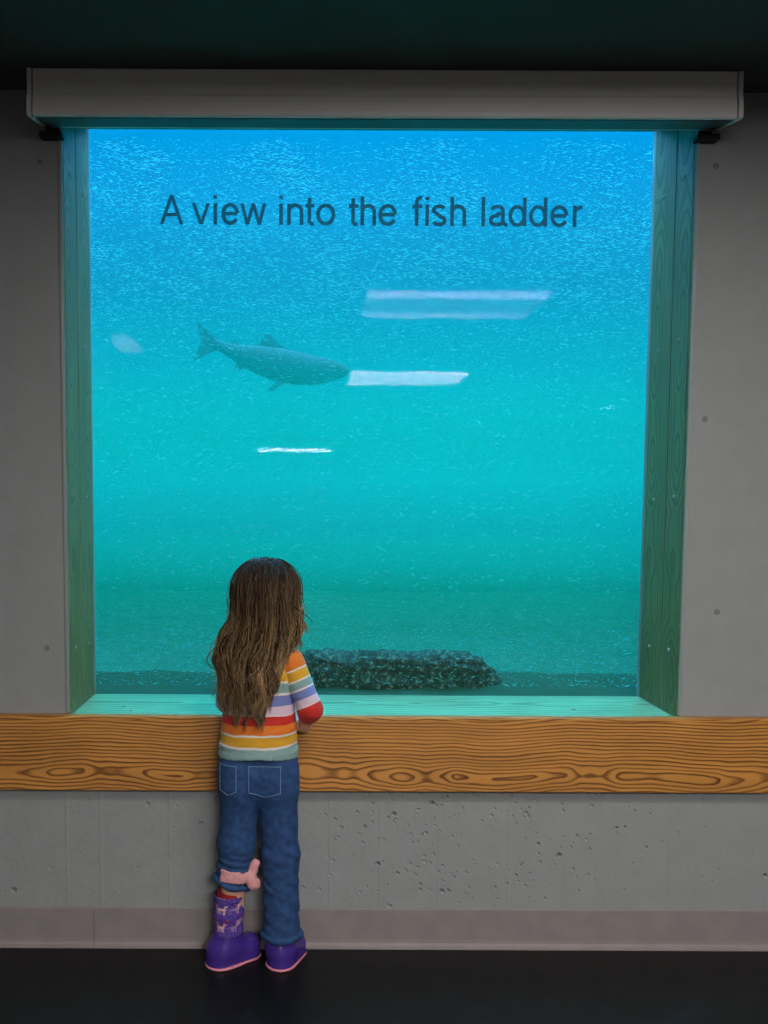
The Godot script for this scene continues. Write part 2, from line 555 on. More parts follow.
	# seams: the seat and the outer leg
	for sm in [[[-0.152, 0.545], [-0.149, 0.50], [-0.138, 0.46], [-0.124, 0.428]], [[-0.034, 0.43], [-0.028, 0.33], [-0.026, 0.22], [-0.026, 0.10]]]:
		st = new_st()
		var pts := []
		var rad := []
		for k in 31:
			var f := k / 10.0
			var i := mini(int(f), 2)
			pts.append(on_back.call(lerpf(sm[i][0], sm[i + 1][0], f - i), lerpf(sm[i][1], sm[i + 1][1], f - i), 0.0005))
			rad.append(0.0011)
		tube(st, pts, rad, 5)
		obj("seam", st, denim, jeans)
	# turned-up cuffs
	for cf in [[Vector3(-0.062, 0.082, 0.0895), 0.0465, 0.0095, 0.0], [Vector3(-0.188, 0.217, 0.087), 0.0425, 0.0085, 0.30]]:
		st = new_st()
		var pts := []
		var rad := []
		for k in 41:
			var a := TAU * k / 40.0
			var ctr: Vector3 = cf[0]
			pts.append(ctr + Vector3(cos(a) * cf[1], -cos(a) * cf[1] * cf[3] + 0.0015 * sin(a * 3.0), sin(a) * cf[1] / 1.12))
			rad.append(cf[2] * (1.0 + 0.12 * sin(a * 5.0)))
		tube(st, pts, rad, 10)
		obj("cuff", st, denim, jeans)
	# pink band with a soft knot at the rolled leg
	var pink := mat("pink fleece", rgb8(212, 148, 150), 0.9)
	st = new_st()
	net(st, Vector3(-0.24, 0.19, 0.03), Vector3(-0.10, 0.31, 0.16), 0.0032, func(p: Vector3) -> float:
		var r := Vector2(p.x + 0.183, (p.z - 0.087) * 1.1).length()
		var ring := maxf(absf(r - 0.0445) - 0.0042, absf(p.y - 0.243 + 0.1 * (p.x + 0.183)) - 0.0145)
		ring = maxf(ring, -(p.x + 0.183) - 0.030) - 0.0015
		var knot := cap(p, Vector3(-0.143, 0.238, 0.112), Vector3(-0.134, 0.222, 0.114), 0.0165, 0.0150)
		knot = smin(knot, cap(p, Vector3(-0.124, 0.226, 0.112), Vector3(-0.123, 0.220, 0.112), 0.008, 0.008), 0.008)
		# the folded tab above: a flat loop of cloth, open in the middle
		var ear := cap(Vector3(p.x, p.y, 0.108 + (p.z - 0.108) * 1.8), Vector3(-0.138, 0.250, 0.108), Vector3(-0.129, 0.270, 0.108), 0.0125, 0.0115)
		ear = maxf(ear, -cap(p, Vector3(-0.134, 0.256, 0.125), Vector3(-0.128, 0.274, 0.125), 0.0090, 0.0085))
		return smin(minf(ring, 9.0), smin(knot, ear, 0.005), 0.004) + 0.0035 * fold.get_noise_3d(p.x * 38.0, p.y * 38.0, p.z * 38.0) + 0.001 * fold.get_noise_3d(p.x * 90.0, p.y * 90.0, p.z * 90.0))
	part_at("pink_band", st, pink, t, O)
	var sock := mat("red sock", rgb8(150, 30, 40), 0.9)
	st = new_st()
	tube(st, [Vector3(-0.194, 0.150, 0.085), Vector3(-0.1935, 0.180, 0.085), Vector3(-0.193, 0.190, 0.085), Vector3(-0.193, 0.192, 0.085)], [0.034, 0.035, 0.0355, 0.033], 28)
	part_at("sock", st, sock, t, O)

	# --- boots
	var rubber := mat("purple rubber", rgb8(70, 46, 134), 0.2)
	var printed := mat("printed boot fabric", Color(1, 1, 1), 0.7)
	printed.albedo_texture = print_image()
	printed.uv1_triplanar = true
	printed.uv1_scale = Vector3(11, 11, 11)
	var pinksole := mat("pink sole", rgb8(214, 130, 150), 0.6)
	for bt in [[Vector3(-0.196, 0, 0.086), Vector3(-0.219, 0.034, 0.090), Vector3(-0.151, 0.028, 0.048), 0.0385], [Vector3(-0.060, 0, 0.088), Vector3(-0.064, 0.034, 0.092), Vector3(-0.034, 0.028, 0.040), 0.0355]]:
		var top: Vector3 = bt[0]
		var heel: Vector3 = bt[1]
		var toe: Vector3 = bt[2]
		var r: float = bt[3]
		var foot := func(p: Vector3) -> float:
			var d := cap(Vector3(p.x, maxf(p.y, 0.030), p.z), heel, toe, 0.037, 0.0335)
			d = smin(d, cap(p, top + Vector3(0, 0.19, 0), top + Vector3(-0.004, 0.06, 0.0), r, r * 0.95), 0.03)
			return d
		st = new_st()
		net(st, heel - Vector3(0.06, 0.034, 0.10), heel + Vector3(0.12, 0.09, 0.06), 0.0042, func(p: Vector3) -> float:
			return maxf(maxf(foot.call(p), 0.006 - p.y), p.y - 0.088))
		var boot := part_at("boot", st, rubber, t, O)
		st = new_st()
		net(st, top + Vector3(-0.055, 0.075, -0.055), top + Vector3(0.055, 0.20, 0.055), 0.004, func(p: Vector3) -> float:
			var d := cap(p, top + Vector3(0.001, 0.30, 0.0), top + Vector3(-0.003, 0.05, 0), r + 0.002, r - 0.001) + 0.001 * sin(p.y * 130.0)
			d = maxf(d, -(Vector2(p.x - top.x, p.z - top.z).length() - r + 0.0035)) if p.y > 0.165 else d
			return maxf(maxf(d, 0.084 - p.y), p.y - 0.187))
		part_at("boot_shaft", st, printed, boot, Vector3.ZERO)
		st = new_st()
		net(st, heel + Vector3(-0.06, -0.04, -0.10), heel + Vector3(0.12, -0.014, 0.06), 0.003, func(p: Vector3) -> float:
			var d: float = foot.call(Vector3(p.x, 0.026, p.z)) - 0.0012
			return maxf(maxf(d, 0.0005 - p.y), p.y - 0.0075))
		part_at("sole", st, pinksole, boot, Vector3.ZERO)
	build_hair(t, O, hc)

func part_at(called: String, st: SurfaceTool, m: Material, parent: Node3D, at: Vector3) -> MeshInstance3D:
	var o := obj(called, st, m, parent)
	o.position = at
	return o

func along(y: float, table: Array) -> float:
	for i in table.size() - 1:
		if y >= table[i + 1][0]:
			return lerpf(table[i + 1][1], table[i][1], clampf((y - table[i + 1][0]) / (table[i][0] - table[i + 1][0]), 0.0, 1.0))
	return table[-1][1]

func build_hair(t: Node3D, O: Vector3, hc: Vector3) -> void:
	var m := mat("brown hair", Color(1, 1, 1), 0.6, 0.0, 0.3)
	m.vertex_color_use_as_albedo = true
	var r := RandomNumberGenerator.new()
	r.seed = 17
	var xl := [[0.95, -0.181], [0.90, -0.192], [0.86, -0.212], [0.82, -0.221], [0.76, -0.219], [0.70, -0.213], [0.62, -0.205]]
	var xr := [[0.95, -0.016], [0.90, -0.009], [0.86, -0.010], [0.82, -0.018], [0.77, -0.036], [0.72, -0.046], [0.62, -0.056]]
	var zb := [[0.95, 0.186], [0.90, 0.190], [0.84, 0.184], [0.78, 0.176], [0.70, 0.174], [0.62, 0.186]]
	# the mass beneath the strands
	var st := new_st()
	net(st, Vector3(-0.23, 0.66, 0.0), Vector3(0.0, 1.035, 0.2), 0.006, func(p: Vector3) -> float:
		var d := cap(p, hc + Vector3(0, 0.008, 0.004), hc + Vector3(0.0, -0.01, 0.012), 0.0765, 0.0765)
		d = maxf(d, -(p - hc - Vector3(0, -0.05, -0.09)).length() + 0.075)
		var q := Vector3(p.x, p.y, 0.145 + (p.z - 0.145) * 2.2)
		d = smin(d, cap(q, Vector3(-0.104, 0.90, 0.145), Vector3(-0.132, 0.76, 0.143), 0.072, 0.060) / 2.0, 0.02)
		return d)
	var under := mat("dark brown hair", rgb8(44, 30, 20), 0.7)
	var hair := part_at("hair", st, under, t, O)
	var V := PackedVector3Array()
	var I := PackedInt32Array()
	var C := PackedColorArray()
	var clumps := []
	for i in 62:
		var s := (i + 0.5) / 62.0
		clumps.append({"s": clampf(s + r.randf_range(-0.02, 0.02), 0.0, 1.0), "ph": r.randf() * TAU, "fr": r.randf_range(16, 38), "am": r.randf_range(0.003, 0.011), "bulge": r.randf_range(0.0, 0.016), "by": r.randf_range(0.68, 0.86), "tone": pow(r.randf(), 1.7), "end": r.randf_range(-0.012, 0.05), "layer": r.randf() * 1.6})
	for i in 2600:
		var c = clumps[r.randi() % clumps.size()]
		var loose := r.randf() < 0.07
		var s0 := clampf(c.s + r.randfn(0.0, 0.035), 0.0, 1.0)
		var s1 := clampf(lerpf(s0, c.s, 0.6), -0.02, 1.02)
		if loose: s1 = clampf(s1 + r.randfn(0, 0.06), -0.04, 1.04)
		var th := asin(clampf(2.0 * s0 - 1.0, -1, 1)) * (1.0 if r.randf() < 0.86 else 1.15)
		# length: longest a little left of the middle, short at the right side
		var yend: float = 0.640 + 0.19 * pow(clampf((s1 - 0.70) / 0.30, 0.0, 1.0), 1.2) + c.end + r.randf_range(-0.01, 0.03)
		if s1 < 0.3 and r.randf() < 0.22: yend += r.randf_range(0.0, 0.09)
		var lift: float = r.randf_range(-0.008, 0.004) + (0.006 if loose else 0.0) + 0.006 * c.layer
		var pts := []
		var part_off := r.randf_range(-0.03, 0.03)
		for k in 9:
			var f := deg_to_rad(lerpf(4.0 + absf(part_off) * 100.0, 92.0, k / 8.0))
			var w := Vector3(pow(sin(f), 1.2) * sin(th) * (0.0775 + lift), cos(f) * (0.089 + lift), sin(f) * cos(th) * (0.090 + lift))
			w.x += part_off * cos(f) + 0.004 * cos(f)
			pts.append(hc + w)
		var p0: Vector3 = pts[8]
		var steps := 16
		for k in range(1, steps + 1):
			var f := float(k) / steps
			var y := lerpf(p0.y, yend, f)
			var x0: float = lerpf(along(y, xl), along(y, xr), lerpf(s0, s1, f))
			var edge := 2.0 * lerpf(s0, s1, f) - 1.0
			var z0: float = along(y, zb) - 0.062 * edge * edge - 0.004 + lift
			var q := Vector3(x0, y, z0)
			var b := smoothstep(0.0, 0.35, f)
			var h := Vector3(p0.x, y, p0.z).lerp(q, b)
			var wv: float = c.am * f * (2.2 if loose else 1.0)
			h.x -= c.bulge * (1.0 - s1) * (1.0 - s1) * exp(-pow((y - c.by) / 0.03, 2.0)) * (1.0 if not loose else 1.6)
			h.x += wv * sin(y * c.fr * 2.2 + c.ph) + 0.0012 * sin(y * 160.0 + i)
			h.z += wv * 0.6 * cos(y * c.fr * 2.0 + c.ph)
			pts.append(h)
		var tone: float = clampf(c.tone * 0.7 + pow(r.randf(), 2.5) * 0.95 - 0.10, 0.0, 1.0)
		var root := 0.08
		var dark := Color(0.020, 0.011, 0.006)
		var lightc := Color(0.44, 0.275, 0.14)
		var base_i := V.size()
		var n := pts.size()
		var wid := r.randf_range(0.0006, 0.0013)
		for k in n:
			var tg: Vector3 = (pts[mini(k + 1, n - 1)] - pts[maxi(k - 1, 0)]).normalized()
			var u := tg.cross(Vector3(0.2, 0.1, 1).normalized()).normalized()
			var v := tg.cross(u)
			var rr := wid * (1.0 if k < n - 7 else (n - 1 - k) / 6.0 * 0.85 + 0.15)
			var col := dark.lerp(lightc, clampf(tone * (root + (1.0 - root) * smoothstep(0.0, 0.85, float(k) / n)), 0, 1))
			for a in 3:
				V.append(pts[k] + (u * cos(TAU * a / 3.0) + v * sin(TAU * a / 3.0)) * rr)
				C.append(col)
		for k in n - 1:
			for a in 3:
				var q0 := base_i + k * 3 + a
				var q1 := base_i + k * 3 + (a + 1) % 3
				I.append_array([q0, q0 + 3, q1 + 3, q0, q1 + 3, q1])
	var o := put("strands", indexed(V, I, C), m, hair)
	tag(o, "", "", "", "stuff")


# ---------------------------------------------------------------- the scene
func _ready() -> void:
	rng.seed = 20
	# camera: an upright lens shift, tilted a little down
	var cam := Camera3D.new()
	cam.name = "camera"
	add_child(cam)
	cam.projection = Camera3D.PROJECTION_FRUSTUM
	cam.keep_aspect = Camera3D.KEEP_HEIGHT
	cam.near = 0.05
	cam.far = 60.0
	cam.size = 2.0 * 512.0 / 850.0 * 0.05
	cam.frustum_offset = Vector2(76.0 / 850.0, 53.0 / 850.0) * 0.05
	cam.position = Vector3(0, 1.16, 2.18)
	cam.basis = Basis(Vector3.RIGHT, deg_to_rad(-3.86)) * Basis(Vector3.BACK, deg_to_rad(0.26))
	cam.current = true

	# daylight over the open channel behind the window
	var we := WorldEnvironment.new()
	we.name = "world_environment"
	var env := Environment.new()
	env.background_mode = Environment.BG_SKY
	var sky := Sky.new()
	var sm := ProceduralSkyMaterial.new()
	sm.sky_top_color = Color(0.42, 0.78, 1.0)
	sm.sky_horizon_color = Color(0.50, 0.80, 1.0)
	sm.ground_bottom_color = Color(0.2, 0.22, 0.2)
	sm.ground_horizon_color = Color(0.4, 0.45, 0.45)
	sm.energy_multiplier = 36.0
	sky.sky_material = sm
	env.sky = sky
	env.tonemap_mode = Environment.TONE_MAPPER_LINEAR
	env.tonemap_exposure = 1.0
	env.sdfgi_enabled = true
	env.ssao_enabled = true
	env.ssil_enabled = true
	env.volumetric_fog_enabled = true
	env.volumetric_fog_density = 0.0
	we.environment = env
	add_child(we)

	build_room()
	build_window()
	build_channel()
	build_lamps()
	build_rail()
	build_shutter()
	build_lettering()
	build_slab()
	build_fish()
	build_person()
	build_bubbles()

const XL := -0.617
const XR := 0.9615
const SILL := 0.618
const HEAD := 2.205
const GZ := -0.257

func build_room() -> void:
	var wall := mat("painted concrete", rgb8(144, 145, 146), 0.75)
	wall.albedo_texture = noise_tex(3, 0.012, [[0.0, Color(0.95, 0.95, 0.95)], [1.0, Color(1, 1, 1)]])
	wall.heightmap_enabled = true
	wall.heightmap_texture = noise_tex(4, 0.08, [])
	wall.heightmap_scale = 0.035
	world_tri(wall, Vector3(1.5, 1.5, 1.5))
	var st := new_st()
	bevel_box(st, Vector3(-2.6, 0.6, -0.28), Vector3(XL - 0.002, 4.0, 0.0), 0.003)
	bevel_box(st, Vector3(XR + 0.002, 0.6, -0.28), Vector3(3.6, 4.0, 0.0), 0.003)
	bevel_box(st, Vector3(-2.6, 0.0, -0.28), Vector3(3.6, SILL - 0.034, -0.012), 0.0)
	bevel_box(st, Vector3(XL - 0.04, HEAD + 0.022, -0.28), Vector3(XR + 0.04, 4.0, -0.001), 0.0)
	var wn := obj("wall_north", st, wall)
	tag(wn, "grey painted concrete wall round the viewing window", "", "", "structure")
	build_lower_wall(wn, wall)
	# filled tie holes in the upper wall
	var tie := mat("filler", rgb8(116, 113, 109), 0.8)
	for p in [[-0.672, 2.016], [1.012, 2.014], [1.007, 1.389], [-0.674, 0.795], [1.056, 0.896]]:
		var t := new_st()
		tube(t, [Vector3(p[0], p[1], -0.002), Vector3(p[0], p[1], 0.0006), Vector3(p[0], p[1], 0.0007)], [0.0075, 0.0072, 0.0066], 14)
		obj("filled_tie_hole", t, tie, wn)
	var wfar := mat("dull far paint", rgb8(100, 98, 95), 0.8)
	tag(obj("wall_west", box(Vector3(-2.8, 0, -0.28), Vector3(-2.6, 2.5, 14.7), 0.0), wfar), "grey painted wall on the left of the room", "", "", "structure")
	tag(obj("wall_east", box(Vector3(3.6, 0, -0.28), Vector3(3.8, 2.5, 14.7), 0.0), wfar), "grey painted wall on the right of the room", "", "", "structure")
	tag(obj("wall_south", box(Vector3(-2.8, 0, 14.5), Vector3(3.8, 2.5, 14.7), 0.0), wfar), "grey painted wall behind the viewer", "", "", "structure")
	var cm := mat("dark ceiling paint", rgb8(64, 70, 66), 0.85)
	tag(obj("ceiling", box(Vector3(-2.8, 2.19, 0.0), Vector3(3.8, 2.5, 14.7), 0.0), cm), "low dark painted ceiling", "", "", "structure")
	var fm := mat("black floor", rgb8(16, 18, 18), 0.46, 0.0, 0.35)
	fm.roughness_texture = noise_tex(8, 0.02, [[0.0, Color(0.75, 0.75, 0.75)], [1.0, Color(1, 1, 1)]])
	world_tri(fm, Vector3(1, 1, 1))
	tag(obj("floor", box(Vector3(-2.8, -0.2, -0.28), Vector3(3.8, 0.0, 14.7), 0.0), fm), "black satin floor", "", "", "structure")
	var bm := mat("mauve vinyl", rgb8(137, 126, 126), 0.6)
	bm.albedo_texture = noise_tex(12, 0.02, [[0.2, Color(0.95, 0.95, 0.95)], [0.8, Color(1, 1, 1)]])
	world_tri(bm, Vector3(1, 1, 1))
	var prof := [Vector2(0.0, 0.0), Vector2(0.016, 0.0), Vector2(0.016, 0.003), Vector2(0.009, 0.007), Vector2(0.006, 0.013), Vector2(0.005, 0.022), Vector2(0.005, 0.103), Vector2(0.004, 0.105), Vector2(0.0, 0.105)]
	st = new_st()
	extrude_x(st, prof, -2.6, -0.5615)
	extrude_x(st, prof, -0.5605, 3.6)
	tag(obj("baseboard_north", st, bm), "mauve grey vinyl cove base below the window wall", "", "", "structure")

# the board-marked, pitted concrete between rail and cove base, in true relief
func build_lower_wall(wn: Node3D, wall: Material) -> void:
	var pits := [[0.328, 0.389, 5.0], [0.228, 0.360, 4.5], [0.575, 0.364, 3.5], [0.608, 0.281, 4.0], [0.664, 0.251, 5.5], [0.188, 0.225, 5.0], [0.313, 0.309, 3.6], [0.357, 0.152, 5.0], [0.812, 0.325, 3.2], [0.835, 0.327, 3.2], [0.221, 0.111, 3.4], [0.033, 0.156, 3.0], [0.074, 0.345, 3.2], [1.208, 0.197, 5.0], [-0.278, 0.333, 3.6], [-0.416, 0.383, 3.8], [-0.772, 0.150, 5.0], [0.376, 0.152, 3.2], [0.24, 0.2, 3.0], [0.30, 0.17, 3.0]]
	var r := RandomNumberGenerator.new()
	r.seed = 5
	for i in 150:
		pits.append([r.randfn(0.42, 0.24), r.randf_range(0.11, 0.42), r.randf_range(1.8, 3.0)])
	for i in 40:
		pits.append([r.randf_range(-0.85, 1.25), r.randf_range(0.11, 0.42), r.randf_range(1.6, 2.6)])
	for c in [[0.40, 0.385], [0.47, 0.34], [0.63, 0.165], [0.54, 0.18], [-0.42, 0.385], [-0.53, 0.14], [-0.53, 0.18], [0.2, 0.18]]:
		for i in 22:
			pits.append([r.randfn(c[0], 0.025), r.randfn(c[1], 0.018), r.randf_range(-2.6, 2.0)])
	var seams := [0.061, 0.193, 0.348, 0.532, 0.677, 0.766, 0.945, -0.630, -0.541, -0.360]
	var steps := [0.0004, -0.0004, 0.0003, 0.0007, -0.0006, 0.0004, -0.0003, 0.0004, -0.0004, 0.0004]
	var buckets := {}
	for p in pits:
		var key := int(floor(p[0] / 0.05))
		for k in [key - 1, key, key + 1]:
			if not buckets.has(k): buckets[k] = []
			buckets[k].append(p)
	var xs: Array[float] = []
	for i in 40: xs.append(-2.6 + 1.6 * i / 40.0)
	for i in 1000: xs.append(-1.0 + 2.4 * i / 1000.0)
	for i in 41: xs.append(1.4 + 2.2 * i / 40.0)
	var n := noise(31, 1.0, 3)
	var nx := xs.size() - 1
	var m := grid_mesh(nx, 144, func(u: float, v: float) -> Vector3:
		var x: float = xs[roundi(u * nx)]
		var y := 0.44 - 0.345 * v
		var z := 0.0005 * n.get_noise_2d(x * 30.0, y * 30.0) + 0.0004 * n.get_noise_2d(x * 5.0, y * 3.0)
		for i in seams.size():
			var d := absf(x - seams[i])
			if d < 0.005: z += 0.0022 * (1.0 - d / 0.005) * (0.6 + 0.6 * n.get_noise_2d(seams[i] * 50.0, y * 12.0))
			z += steps[i] * clampf((x - seams[i]) / 0.01, 0.0, 1.0)
		for p in buckets.get(int(floor(x / 0.05)), []):
			var rr: float = absf(p[2]) * 0.001
			var q := Vector2(x - p[0], y - p[1]).length() / rr
			if q < 1.3:
				if p[2] > 0.0: z -= rr * 2.6 * (1.0 - smoothstep(0.55, 1.25, q))
				else: z += rr * 0.5 * (1.0 - smoothstep(0.2, 1.3, q))
		return Vector3(x, y, z))
	put("pitted_panel", m, wall, wn)

func build_window() -> void:
	var win := Node3D.new()
	win.name = "window_1"
	add_child(win)
	tag(win, "deep timber lined viewing window into turquoise water", "", "", "structure")
	var glass := StandardMaterial3D.new()
	glass.resource_name = "glass"
	glass.transparency = BaseMaterial3D.TRANSPARENCY_ALPHA
	glass.albedo_color = Color(0.9, 1.0, 1.0, 0.002)
	glass.roughness = 0.0
	glass.metallic_specular = 0.108
	obj("pane", box(Vector3(XL - 0.03, SILL - 0.028, GZ - 0.02), Vector3(XR + 0.03, HEAD + 0.02, GZ), 0.0), glass, win)
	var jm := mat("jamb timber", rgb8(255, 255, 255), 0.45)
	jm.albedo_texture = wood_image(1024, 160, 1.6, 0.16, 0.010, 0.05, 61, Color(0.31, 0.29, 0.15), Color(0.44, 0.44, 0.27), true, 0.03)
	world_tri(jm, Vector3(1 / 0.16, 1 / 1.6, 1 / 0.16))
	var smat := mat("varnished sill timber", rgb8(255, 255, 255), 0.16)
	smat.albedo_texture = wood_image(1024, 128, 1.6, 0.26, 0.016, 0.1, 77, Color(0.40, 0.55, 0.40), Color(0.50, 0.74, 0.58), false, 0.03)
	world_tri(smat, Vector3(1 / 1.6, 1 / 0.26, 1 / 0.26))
	var screw := mat("screw head", rgb8(150, 150, 140), 0.4, 0.5)
	var rows_out := [2.012, 1.598, 1.193, 0.787]
	var rows_in := [2.004, 1.596, 1.186, 0.776]
	for s in 2:
		var x := XL if s == 0 else XR
		var sg := -1.0 if s == 0 else 1.0
		var w := 0.028 * sg
		var split := -0.125 if s == 0 else -0.111
		var cuts := [[GZ + 0.001, split - 0.0024], [split + 0.0024, -0.012], [-0.0095, 0.0005]]
		for k in 3:
			var p = cuts[k]
			if k == 2: w = 0.0075 * sg
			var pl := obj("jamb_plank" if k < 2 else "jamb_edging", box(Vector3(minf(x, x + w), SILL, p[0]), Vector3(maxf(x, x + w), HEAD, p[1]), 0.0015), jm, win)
			if k == 2: continue
			for y in (rows_in if k == 0 else rows_out):
				var zc: float = -0.19 if k == 0 else -0.062
				var t := new_st()
				tube(t, [Vector3(x + 0.001 * sg, y, zc), Vector3(x - 0.0012 * sg, y, zc), Vector3(x - 0.0026 * sg, y, zc), Vector3(x - 0.0030 * sg, y, zc)], [0.0056, 0.0056, 0.0040, 0.0015], 12)
				obj("screw", t, screw, pl)
		# slim metal bead on the wall's edge
		var bead := mat("painted metal bead", rgb8(150, 160, 158), 0.35, 0.3)
		obj("edge_bead", box(Vector3(minf(x, x + 0.009 * sg), SILL + 0.008, 0.0005), Vector3(maxf(x, x + 0.009 * sg), HEAD, 0.0045), 0.0012), bead, win)
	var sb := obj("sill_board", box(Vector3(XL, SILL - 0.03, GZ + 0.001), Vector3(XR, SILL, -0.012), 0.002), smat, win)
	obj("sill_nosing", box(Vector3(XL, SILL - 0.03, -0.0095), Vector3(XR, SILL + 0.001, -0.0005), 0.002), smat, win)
	for p in [[-0.50, -0.10], [-0.47, -0.06], [0.72, -0.09]]:
		var t := new_st()
		tube(t, [Vector3(p[0], SILL - 0.001, p[1]), Vector3(p[0], SILL + 0.0008, p[1]), Vector3(p[0], SILL + 0.0014, p[1])], [0.0058, 0.0055, 0.003], 12)
		obj("screw", t, screw, sb)
	obj("header_board", box(Vector3(XL, HEAD, GZ + 0.001), Vector3(XR, HEAD + 0.02, -0.004), 0.002), jm, win)

func build_rail() -> void:
	var m := mat("varnished fir", rgb8(255, 255, 255), 0.42)
	m.albedo_texture = wood_image(2048, 256, 2.05, 0.205, 0.0066, 0.142, 140, Color(0.29, 0.155, 0.055), Color(0.76, 0.52, 0.25), false, 0.012)
	world_tri(m, Vector3(1 / 2.05, 1 / 0.205, 1 / 0.205))
	var o := obj("wooden_rail", box(Vector3(-2.6, 0.428, 0.001), Vector3(3.6, 0.624, 0.030), 0.003), m)
	tag(o, "long varnished wooden board with bold grain running across the wall under the window", "rail")

func build_shutter() -> void:
	var t := thing("shutter_housing", "long pale metal roller housing fixed above the window under the ceiling", "shutter housing", Vector3(0, 2.078, 0))
	var m := mat("grey enamel", rgb8(236, 230, 230), 0.45)
	var prof := [Vector2(0.001, 0.022), Vector2(0.104, 0.001), Vector2(0.110, 0.0), Vector2(0.1135, 0.003), Vector2(0.1145, 0.012), Vector2(0.1140, 0.032), Vector2(0.1120, 0.046), Vector2(0.1090, 0.052), Vector2(0.1085, 0.056), Vector2(0.1085, 0.108), Vector2(0.106, 0.111), Vector2(0.001, 0.111)]
	var st := new_st()
	extrude_x(st, prof, -0.652, 1.004)
	obj("body", st, m, t)
	for s in 2:
		st = new_st()
		var x0 := -0.666 if s == 0 else 1.0075
		var big := []
		for p in prof: big.append(Vector2(p.x + (0.002 if p.x > 0.01 else 0.0), p.y))
		extrude_x(st, big, x0, x0 + 0.0105)
		obj("end_cap", st, m, t)
		st = new_st()
		var bx := -0.665 if s == 0 else 0.951
		bevel_box(st, Vector3(bx, -0.011, 0.001), Vector3(bx + 0.055, 0.001, 0.03), 0.001)
		bevel_box(st, Vector3(bx + 0.012, -0.011, 0.001), Vector3(bx + 0.043, 0.03, 0.008), 0.001)
		obj("bracket", st, mat("black steel", rgb8(14, 14, 15), 0.5, 0.3), t)
	# underside sheet, with the shade below the housing put into its colour
	st = new_st()
	extrude_x(st, [Vector2(0.002, 0.0215), Vector2(0.002, 0.0200), Vector2(0.102, -0.0006), Vector2(0.102, 0.0009)], -0.650, 1.002)
	obj("underside", st, mat("shade toned underside", rgb8(84, 82, 80), 0.6), t)
	# slot lip under the housing
	st = new_st()
	bevel_box(st, Vector3(-0.64, 0.018, 0.006), Vector3(0.99, 0.0235, 0.016), 0.001)
	obj("slot_lip", st, m, t)

# ---- lettering: single-stroke grotesque drawn as outlines of even width
func arc(cx: float, cy: float, rx: float, ry: float, a0: float, a1: float, n := 14) -> PackedVector2Array:
	var o := PackedVector2Array()
	for i in n + 1:
		var a := deg_to_rad(lerpf(a0, a1, float(i) / n))
		o.append(Vector2(cx + rx * cos(a), cy + ry * sin(a)))
	return o

func letter_strokes(ch: String, w: float, s: float) -> Array:
	# w: width; x height 0.73, cap height 1.0; s: stroke width. Returns centre lines
	var X := 0.73
	var h := s / 2
	var r := w / 2 - h
	var ry := X / 2 - h + 0.012
	var cy := X / 2
	match ch:
		"A": return [[Vector2(h * 0.9, 0), Vector2(w / 2, 1.0)], [Vector2(w - h * 0.9, 0), Vector2(w / 2, 1.0)], [Vector2(w * 0.2, 0.33), Vector2(w * 0.8, 0.33)]]
		"v": return [[Vector2(h * 0.9, X), Vector2(w / 2, 0.0)], [Vector2(w - h * 0.9, X), Vector2(w / 2, 0.0)]]
		"w": return [[Vector2(h * 0.9, X), Vector2(w * 0.27, 0)], [Vector2(w / 2, X), Vector2(w * 0.27, 0)], [Vector2(w / 2, X), Vector2(w * 0.73, 0)], [Vector2(w - h * 0.9, X), Vector2(w * 0.73, 0)]]
		"i": return [[Vector2(w / 2, 0), Vector2(w / 2, X)], [Vector2(w / 2, 0.88), Vector2(w / 2, 1.0)]]
		"l": return [[Vector2(w / 2, 0), Vector2(w / 2, 1.0)]]
		"n", "h": return [[Vector2(h, 0), Vector2(h, X if ch == "n" else 1.0)], arc(w / 2, X - h - r * 1.0 + 0.012, r, r, 180, 0) + PackedVector2Array([Vector2(w - h, 0)])]
		"r": return [[Vector2(h, 0), Vector2(h, X)], arc(w * 0.86, X - h - w * 0.62, w * 0.86 - h, w * 0.62, 180, 82)]
		"t": return [[Vector2(w * 0.45, 0.93), Vector2(w * 0.45, 0.14)] + Array(arc(w * 0.45 + 0.13, 0.14, 0.13, 0.10, 180, 285, 8)), [Vector2(0, X - h), Vector2(w, X - h)]]
		"f": return [Array(PackedVector2Array([Vector2(w * 0.45, 0), Vector2(w * 0.45, 0.84)])) + Array(arc(w * 0.45 + 0.15, 0.84, 0.15, 0.12, 180, 78, 8)), [Vector2(0, X - h), Vector2(w, X - h)]]
		"o": return [arc(w / 2, cy, r, ry, 90, 270, 18), arc(w / 2, cy, r, ry, -90, 90, 18)]
		"e": return [[Vector2(s * 0.6, cy + 0.01), Vector2(w - s * 0.6, cy + 0.01)], arc(w / 2, cy, r, ry, 2, 180, 20), arc(w / 2, cy, r, ry, 180, 328, 18)]
		"d": return [[Vector2(w - h, 0), Vector2(w - h, 1.0)], arc(w / 2 - 0.01, cy, r, ry, 90, 270, 18), arc(w / 2 - 0.01, cy, r, ry, -90, 90, 18)]
		"a": return [[Vector2(w * 0.86 - h, 0.1), Vector2(w * 0.86 - h, X * 0.72)], arc(w * 0.45, X * 0.72, w * 0.41 - h, X * 0.28 - h + 0.01, 0, 165, 14), arc(w * 0.40, 0.21, w * 0.40 - h, 0.22 - h, 60, 270, 18), arc(w * 0.40, 0.21, w * 0.42, 0.22 - h, -90, -10, 10), [Vector2(w * 0.40, 0.40), Vector2(w * 0.86 - s, 0.45)], [Vector2(w * 0.86 - h, 0.12), Vector2(w, 0.03)]]
		"s": return [Array(arc(w / 2, X * 0.745, r * 0.93, X * 0.255 - h + 0.012, 22, 200, 14)) + Array(arc(w / 2, X * 0.255, r, X * 0.255 - h + 0.012, 70, -160, 16))]
	return []

